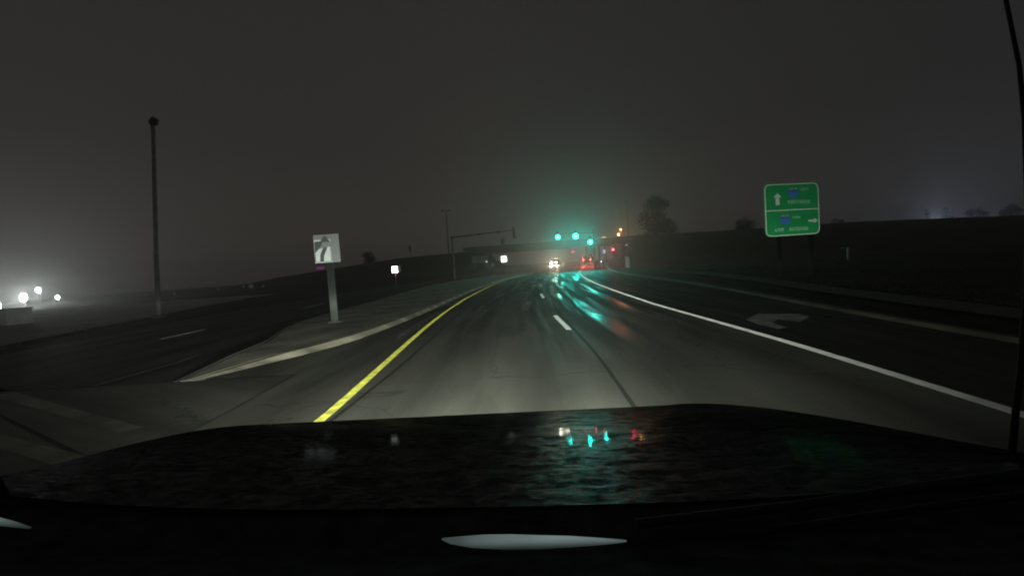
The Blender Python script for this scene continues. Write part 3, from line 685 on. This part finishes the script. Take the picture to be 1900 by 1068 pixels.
def signal(name, label, loc, lit, power, rz=0, group='traffic lights over the road', mt=None, s=1.0, lens_r=.15, aim=(0, -1, -.02)):
    t = thing(name, label, 'traffic light', loc, rz, group)
    MB().box((0, .02, 0), (.36*s, .22*s, 1.08*s), bev=.02).build('housing', 'black_housing', t)
    for k, zz in ((0, .34), (1, 0), (2, -.34)):
        col = mt if k == lit else 'dead_lens'
        lr = lens_r if k == lit else .15  # lit disc made oversized to stand in for the lamp's bloom
        ln = MB().disc((0, -.10*s - (.04 if k == lit else 0), zz*s), lr*s, .03, 'y', 20).build('lens', col, t)
        if k == lit: MB().disc((0, -.10*s - .065, zz*s), lr*s*.36, .02, 'y', 14).build('lamp_core', mt.replace('lens', 'core'), ln)  # small bright disc added for the overexposed centre
        v = MB()
        for q in range(9):
            a0, a1 = R(-10+200*q/9), R(-10+200*(q+1)/9)
            v.poly([(lr*1.05*s*math.cos(a0), -.09*s, zz*s+lr*1.05*s*math.sin(a0)), (lr*1.05*s*math.cos(a1), -.09*s, zz*s+lr*1.05*s*math.sin(a1)), (lr*1.05*s*math.cos(a1), -.30*s, zz*s+lr*1.05*s*math.sin(a1)), (lr*1.05*s*math.cos(a0), -.30*s, zz*s+lr*1.05*s*math.sin(a0))])
        v.build('visor', 'black_housing', ln)
        if k == lit:
            c = {'green_lens': (.0, .95, .76), 'red_lens': (1.0, .015, .07)}[mt]
            lamp('signal_glow', 'SPOT', t, (0, -.36*s, zz*s), power, c, .12, aim, 130, 1)
    return t
signal('traffic_light', 'left green traffic light of the three over the road', (4.13, 75, 6.06), 2, 1300, mt='green_lens', lens_r=.44)
signal('traffic_light', 'middle green traffic light of the three, the highest and brightest', (7.08, 75, 6.02), 2, 1850, mt='green_lens', lens_r=.50)
signal('traffic_light', 'right green traffic light of the three, hanging lowest, nearest the bridge columns', (9.41, 75, 4.87), 2, 1300, mt='green_lens', lens_r=.44)
t = thing('signal_mast', 'slim dark mast arm carrying the three green traffic lights over the road', 'signal mast', (10.05, 75.5, 0))
MB().tube([(0, 0, -.3), (0, 0, 6.6)], [.10, .08], 12).build('pole', 'dark_steel', t)
MB().tube([(0, 0, 6.05), (-3, 0, 6.25), (-6.2, 0, 6.35)], [.045, .04, .03], 10).build('mast_arm', 'dark_steel', t)
MB().tube([(-.6, -.1, 5.0), (0, -.05, 5.05)], .03, 6).build('hanger', 'dark_steel', t)

t = thing('signal_mast', 'grey unlit mast arm on the left reaching over the road from its pole', 'signal mast', (-13.6, 75.0, .1))
MB().tube([(0, 0, -.4), (0, 0, 4.0), (0, 0, 7.1)], [.17, .15, .13], 12).build('pole', 'dark_steel', t)
MB().tube([(0, 0, 6.85), (3, 0, 7.0), (7, 0, 7.2), (10.6, 0, 7.32)], [.15, .12, .09, .07], 10).build('mast_arm', 'dark_steel', t)
for x in (.0, 4.6, 7.9): MB().box((x, 0, 6.86+.045*x), (.35, .3, .34), bev=.03).build('bracket', 'dark_steel', t)
t = thing('traffic_light', 'dark unlit traffic light seen side-on at the tip of the left mast arm', 'traffic light', (-3.1, 75, 6.95), R(75), 'traffic lights over the road')
MB().box((0, .02, .15), (.36, .26, 1.5), bev=.02).build('housing', 'black_housing', t)
MB().box((0, .14, .15), (.62, .014, 1.9), bev=.003).build('backplate', 'black_housing', t)
for zz in (.65, .15, -.35):
    MB().disc((0, -.12, zz), .15, .03, 'y', 16).build('lens', 'dead_lens', t)
MB().tube([(0, -.05, -.9), (0, -.05, -.62)], [.30, .12], 10).build('visor', 'black_housing', t)
t = thing('traffic_light', 'faint unlit traffic light silhouette in the fog above the curved-arrow sign', 'traffic light', (-7.6, 112, 7.6), 0, 'traffic lights over the road')
MB().box((0, 0, 0), (.9, .3, 1.6), bev=.05).build('housing', 'black_housing', t); MB().tube([(0, .1, -7.6), (0, .1, .0)], .07, 8).build('post', 'dark_steel', t)
MB().tube([(0, .05, .6), (0, .05, 1.3)], .1, 8).build('bracket', 'dark_steel', t)

t = thing('signal_mast', 'thin mast arm on the right carrying the single red traffic light', 'signal mast', (19.35, 95, .4))
MB().tube([(0, 0, -.6), (0, 0, 3.9)], [.14, .10], 10).build('pole', 'dark_steel', t)
MB().tube([(0, 0, 3.6), (-2.2, 0, 3.68), (-4.2, 0, 3.78)], [.08, .06, .05], 8).build('mast_arm', 'galvanised', t)
MB().disc((0, -.15, 3.72), .11, .08).build('marker_lamp', 'small_white_lens', t)
signal('traffic_light', 'red traffic light hanging alone at the right in front of the dark embankment', (16.52, 94.8, 3.02), 0, 750, mt='red_lens', lens_r=.26)
signal('traffic_light', 'tiny red traffic light deep under the bridge, left of the red tail lights', (13.1, 152, 4.3), 0, 400, mt='red_lens', lens_r=.26)

# white posts and L post
t = thing('white_marker_post', 'small bright white marker post under the red-edged bridge column', 'post', (11.8, 80, .05)); MB().box((0, 0, .6), (.13, .06, 1.5), bev=.02).build('post', 'dash_paint', t); MB().disc((0, -.04, 1.1), .05, .02).build('reflector', 'bright_sheeting', t)
t = thing('control_cabinet', 'narrow grey roadside cabinet below the lone red traffic light', 'cabinet', (14.3, 70, 0), R(8)); MB().box((0, 0, .85), (.48, .4, 1.7), bev=.03).build('body', 'cabinet_grey', t); MB().box((0, -.21, .9), (.36, .02, 1.3), bev=.005).build('door', 'board_sheeting', t); MB().box((-.30, 0, 1.62), (.24, .36, .10), bev=.01).build('hood', 'cabinet_grey', t)
t = thing('hooked_post', 'small grey post with a bent top alone on the dark right-hand slope', 'post', (30.3, 45, hz(30.3, 45)))
MB().box((0, 0, .45), (.20, .14, 1.5), bev=.02).build('post', 'galvanised', t); MB().box((-.33, 0, 1.17), (.48, .14, .08), bev=.01).build('arm', 'galvanised', t)
t = thing('utility_cabinet', 'low grey metal cabinet at the edge of the lit lot', 'cabinet', (-36.6, 28.3, 0))
MB().box((0, 0, .58), (3.6, 1.6, 1.06), bev=.03).build('body', 'cabinet_grey', t); MB().box((0, 0, 1.13), (3.72, 1.72, .06), bev=.01).build('lid', 'dark_steel', t)
for x in (-.9, .9): MB().box((x, -.815, .56), (1.6, .02, .86), bev=.004).build('door', 'cabinet_grey', t)

# ------------------------------------------------------------------ overpass
t = thing('overpass_bridge', 'concrete highway overpass crossing in front under fog, road passing beneath', 'bridge', (6.5, 130, 0), R(1.3))
dk = MB(); dk.box((0, 0, 6.55), (52, 13, .5)); dk.build('deck', 'bridge_concrete', t)
for y in (-5.6, -2.8, 0, 2.8, 5.6): MB().box((0, y, 5.86), (46, .5, .86)).build('girder', 'bridge_girder', t)
for y in (-6.38, 6.38): MB().box((0, y, 7.02), (52, .22, .45), bev=.03).build('parapet', 'bridge_concrete', t)
for x in (-19.6, 20.2): MB().box((x, 0, 3.0), (1.2, 13, 4.9)).build('abutment', 'abutment', t)
for x in (9.2, 11.3, 13.0):
    MB().box((x, -4.8, 2.9), (.45, .6, 5.1), bev=.05).build('column', 'bridge_girder', t)
    MB().box((x, 4.8, 2.9), (.45, .6, 5.1), bev=.05).build('column', 'bridge_girder', t)
MB().box((16.4, -5.2, 3.3), (2.6, .25, 4.3)).build('wing_wall', 'abutment', t)

t = thing('lit_panel_sign', 'small bluish white lit sign on the reddish wall under the bridge', 'sign', (13.9, 90, 0)); MB().tube([(0, .06, 0), (0, .06, 3.2)], .06, 8).build('post', 'dark_steel', t)
MB().box((0, 0, 3.0), (.42, .06, .78), bev=.02).build('lit_face', 'blue_white_face', t)
t = thing('lit_shop_sign', 'faint magenta lit sign glowing far off behind the thick median sign post', 'sign', (-60.5, 124, 2.6))
MB().box((0, 0, 1.9), (2.3, .2, .75), bev=.05).build('lit_face', 'pink_face', t)
for x in (-.8, .8): MB().tube([(x, .05, -1), (x, .05, 1.7)], .08, 8).build('post', 'dark_steel', t)

# ------------------------------------------------------------------ vehicles far ahead
def vehicle(label, loc, rz, paint, van=False, front=None, rear=None, power=0, cat='car'):
    t = thing('parked_car' if False else 'car', label, cat, loc, rz, None)
    h = 2.0 if van else 1.45
    pf = [(-2.25, .35), (-2.3, .75), (-2.15, .98), (-1.1, 1.04), (-.45, h), (1.3 if not van else 2.1, h), (2.1 if not van else 2.25, 1.02), (2.28, .95), (2.3, .35)]
    q = MB(); q.poly([(-.88, y, z) for y, z in pf], 1.76, (1, 0, 0)); bd = q.build('body', paint, t)
    MB().poly([(-.70, -1.08, 1.08), (.70, -1.08, 1.08), (.60, -.50, h-.06), (-.60, -.50, h-.06)], .015, (0, -.8, .3)).build('windscreen', 'car_glass', t)
    MB().poly([(-.70, pf[6][0]+.02, 1.08), (.70, pf[6][0]+.02, 1.08), (.60, pf[5][0]+.05, h-.08), (-.60, pf[5][0]+.05, h-.08)], .015, (0, .8, .3)).build('rear_window', 'car_glass', t)
    for x in (-.8, .8):
        for y in (-1.4, 1.45):
            w = MB().disc((x, y, .33), .33, .22, 'x', 18).build('wheel', 'rubber', t); MB().disc((x*1.14, y, .33), .19, .03, 'x', 12).build('rim', 'chrome', w)
        MB().box((x*.70, -2.29, .76), (.46 if front else .34, .08, .30 if front else .20), bev=.03).build('headlight', 'head_lens' if front else 'dead_lens', t)
        MB().box((x*.88, 2.28, .95), (.20, .08, .30), bev=.03).build('tail_light', 'tail_lens' if rear else 'dead_lens', t)
        if front: lamp('headlight_glow', 'SPOT', t, (x*.78, -2.45, .74), power, (1, .74, .52), .10, (0, -1, -.01), 150, .9)
        if rear: lamp('tail_glow', 'SPOT', t, (x*.88, 2.45, .95), power, (1, .06, .05), .10, (0, 1, -.06), 170, .9)
    return t
vehicle('oncoming car with dazzling warm white headlights under the bridge', (4.9, 109, .72), R(-8), 'car_dark', front=True, power=2200)
vehicle('vehicle ahead with glowing red tail lights on the curve', (10.9, 92.2, .70), R(180-12), 'car_dark', van=True, rear=True, power=560)
vehicle('second vehicle farther ahead, a single red tail light showing beside the bridge column', (13.3, 108, .75), R(180-12), 'car_dark', rear=True, power=120)
# amber lamps up on the overpass, and a streak of vehicle light
t = thing('amber_lamp_post', 'thin post with two amber lamps, one above the other, glowing over the overpass', 'lamp post', (27.0, 141.5, 7.0))
MB().tube([(0, .15, -1.5), (0.1, .15, 3.6)], .05, 8).build('post', 'dark_steel', t)
for p, pw, rad in (((-.35, 0, 1.65), 850, .20), ((.35, 0, 3.25), 380, .15)):
    l_ = MB().disc(p, rad, .10, 'y', 14).build('amber_lamp', 'amber_lens', t)
    MB().box((p[0], p[1]+.09, p[2]), (.36, .08, .36), bev=.02).build('lamp_housing', 'black_housing', l_)
    lamp('amber_glow', 'POINT', t, (p[0], p[1]-.3, p[2]), pw, (1, .47, .14), .1)
t = thing('amber_barrier_lamp', 'low flat amber lamp on the bridge parapet right of the green lights', 'lamp', (19.2, 123.3, 7.26))
MB().box((0, 0, .03), (.5, .2, .06), bev=.01).build('base', 'dark_steel', t); MB().box((0, 0, .10), (1.1, .10, .08), bev=.02).build('amber_lamp', 'amber_lens', t)  # flat glowing bar put in for a streak of vehicle light
# ------------------------------------------------------------------ lot lights on the far left
def lot_light(label, loc, h, power, r=.28):
    t = thing('lot_light', label, 'lamp post', loc, 0, 'lamps around the lit lot')
    MB().tube([(0, .1, -.6), (0, .1, h+.1)], [.10, .07], 10).build('post', 'dark_steel', t)
    hd = MB().box((0, .06, h), (r*1.6, .18, r*1.6), bev=.03).build('lamp_head', 'dark_steel', t)
    MB().disc((0, -.06, h), r, .06, 'y', 18).build('lens', 'lot_lens', hd)
    lamp('lot_glow', 'POINT', t, (0, -.45, h), power, (.92, 1.0, .95), r)
    return t
lot_light('brightest white lot lamp, low on the far left', (-97.1, 80, 0), 1.95, 4000, .75)
lot_light('white lot lamp up and right of the brightest one', (-111.6, 95, 0), 3.45, 1700, .60)
lot_light('small white lot lamp farthest right of the lit lot', (-107.2, 95, 0), 1.5, 420, .42)
lot_light('lowest tiny lot lamp, just above the grey cabinet', (-73.3, 60, -.4), .4, 60, .17)
lot_light('white lot lamp cut by the left picture edge above the cabinet', (-89.8, 70, 0), .85, 800, .65)
for k, (x, y, z, w) in enumerate(((-84, 95, .5, .9), (-80, 95, .45, .5), (-72, 98, .8, .5), (-66, 98, 1.0, .4), (-61.5, 98, .8, .6))):  # pale plates put in for the faint lights of distant buildings
    lab = ['dim distant pale plate, widest of the row, left of the tall pole', 'dim distant pale plate just left of the tall pole', 'dim distant pale plate just right of the tall pole', 'tiny dim plate, highest in the faint row right of the tall pole', 'dim distant pale plate farthest right in the faint row'][k]
    t = thing('reflective_plate', lab, 'plate', (x, y, 0), 0, 'dim plates beyond the opposite road'); MB().box((0, 0, z), (w, .04, .35), bev=.01).build('plate', 'board_sheeting', t); MB().tube([(0, .05, -.4), (0, .05, z)], .04, 6).build('post', 'dark_steel', t)
# street lamps beyond the hill, hidden by its crest, whose glow shows over it
def far_lamp(label, loc, h, power, c):
    t = thing('street_lamp', label, 'street lamp', loc, 0, 'street lamps beyond the crest')
    MB().tube([(0, 0, -1), (0, 0, h)], [.12, .08], 10).build('post', 'dark_steel', t); MB().tube([(0, 0, h), (0, -.9, h+.15)], .05, 8).build('arm', 'dark_steel', t)
    MB().box((0, -1.1, h+.12), (.3, .6, .14), bev=.04).build('lamp_head', 'dark_steel', t)
    lamp('street_glow', 'POINT', t, (0, -1.1, h-.1), power, c, .15)
far_lamp('bluish street lamp behind the right-hand crest, only its glow showing', (126, 150, 0), 4.6, 4200, (.60, .72, 1.0))
far_lamp('second bluish street lamp behind the crest, farther right', (150, 158, 0), 4.2, 1100, (.62, .74, 1.0))
far_lamp('white street lamp behind the embankment left of the tall mast, only its glow showing', (-27.5, 139, 2.5), 3.1, 420, (1.0, .97, .92))

# ------------------------------------------------------------------ trees: bare winter crowns
def tree(label, loc, h, w, seed, cat='tree', group='bare trees along the crest', dens=1.0, low=.12):
    """trunk and limbs reaching into uneven clumps of fine twigs"""
    rnd = random.Random(seed)
    t = thing('bare_tree', label, cat, loc, rnd.uniform(0, 6), group)
    cl = []
    for k in range(17):
        z = rnd.uniform(low, 1.0); prof = math.sin(math.pi*min(max((z-low+.12)/(1.06-low+.12), 0.03), 1))**.65
        a = rnd.uniform(0, 2*math.pi); q_ = (w/2)*prof*rnd.uniform(.15, .80)
        cl.append((Vector((q_*math.cos(a), q_*math.sin(a), h*(.06+.84*z))), rnd.uniform(.10, .20)*w*(1.1-.35*z)))
    q = MB(); top = Vector((rnd.uniform(-.06, .06)*w, 0, h*.72)); r0_ = h*.026
    q.tube([(0, 0, -.5), (0, 0, h*.14), top*.55, top], [r0_*1.25, r0_, r0_*.6, r0_*.2], 8)
    for c_, s_ in cl:
        st = Vector((0, 0, h*.10)).lerp(top, min(max(c_.z/h - .22, 0.02), .95)); md = st.lerp(c_, .55) + Vector((rnd.gauss(0, .04*w), rnd.gauss(0, .04*w), -.02*h))
        q.tube([st, md, c_], [r0_*.45, r0_*.3, r0_*.1], 5)
        for k in range(5):
            d = Vector((rnd.gauss(0, 1), rnd.gauss(0, 1), rnd.gauss(.4, .8))).normalized(); q.tube([md.lerp(c_, rnd.random()), c_+d*s_*1.35], [r0_*.14, r0_*.04], 4)
    q.build('trunk', 'bark', t)
    c = MB()
    for c_, s_ in cl:
        for k in range(int(150*dens)):
            d = Vector((rnd.gauss(0, 1), rnd.gauss(0, 1), rnd.gauss(0, .85))); rr_ = s_*rnd.random()**.45*1.15
            o = c_ + d.normalized()*rr_*rnd.uniform(.6, 1.25)
            if o.z < .05*h: continue
            e = (d.normalized() + Vector((rnd.gauss(0, .6), rnd.gauss(0, .6), .35))).normalized(); sd = e.cross(Vector((rnd.random(), rnd.random(), rnd.random()))).normalized()
            L_ = rnd.uniform(.03, .085)*w; ww = L_*rnd.uniform(.10, .30)
            c.poly([o, o+e*L_*.5+sd*ww, o+e*L_, o+e*L_*.5-sd*ww])
    c.build('crown', 'twig', t)
    return t
def zg(x, y): return hz(x, y) - .1
tree('tall broad bare tree standing on the embankment right of the bridge', (33.8, 127, zg(33.8, 127)), 10.3, 11.0, 3, dens=1.6, low=.02)
tree('low bushy tree leaning against the tall bare tree on its right', (38.5, 129, zg(38.5, 129)), 4.6, 5.5, 5)
tree('rounded bush on the crest just left of the green guide sign', (60.5, 132, zg(60.5, 132)), 10.2 - zg(60.5, 132), 7, 7, dens=1.3)
tree('faint low tree on the crest just right of the green guide sign', (84, 140, zg(84, 140)), 10.1 - zg(84, 140), 5, 8)
tree('second faint low tree on the crest, right of the green sign', (95, 146, zg(95, 146)), 10.5 - zg(95, 146), 6, 9)
tree('narrow upright tree, leftmost in the bluish glow on the crest', (117.2, 140, zg(117.2, 140)), 10.4 - zg(117.2, 140), 2.6, 11)
tree('pair-topped tree second from left in the bluish glow on the crest', (123.5, 141, zg(123.5, 141)), 10.5 - zg(123.5, 141), 4.4, 12)
tree('wide round tree in the middle of the bluish glow on the crest', (131, 140, zg(131, 140)), 10.1 - zg(131, 140), 6.2, 13, dens=1.3)
tree('wide round tree at the far right end of the crest', (140.5, 140, zg(140.5, 140)), 10.2 - zg(140.5, 140), 6.8, 14, dens=1.3)
tree('faint low bush on the left end of the embankment behind the median sign', (-48, 128, zg(-48, 128)), 3.4, 6, 15)

# ------------------------------------------------------------------ fog
b = MB(); b.box((0, 300, 12.2), (1320, 780, 28)); me_o = b.build('haze', 'rubber'); me_o['kind'] = 'stuff'
hm = bpy.data.materials.new('fog'); hm.use_nodes = True; n = hm.node_tree.nodes; l = hm.node_tree.links
n.remove(n['Principled BSDF']); pv = n.new('ShaderNodeVolumePrincipled')
pv.inputs['Color'].default_value = (.97, .97, .97, 1); pv.inputs['Density'].default_value = .0023; pv.inputs['Anisotropy'].default_value = .80
l.new(pv.outputs[0], n['Material Output'].inputs['Volume'])
me_o.data.materials.clear(); me_o.data.materials.append(hm); me_o.visible_shadow = True
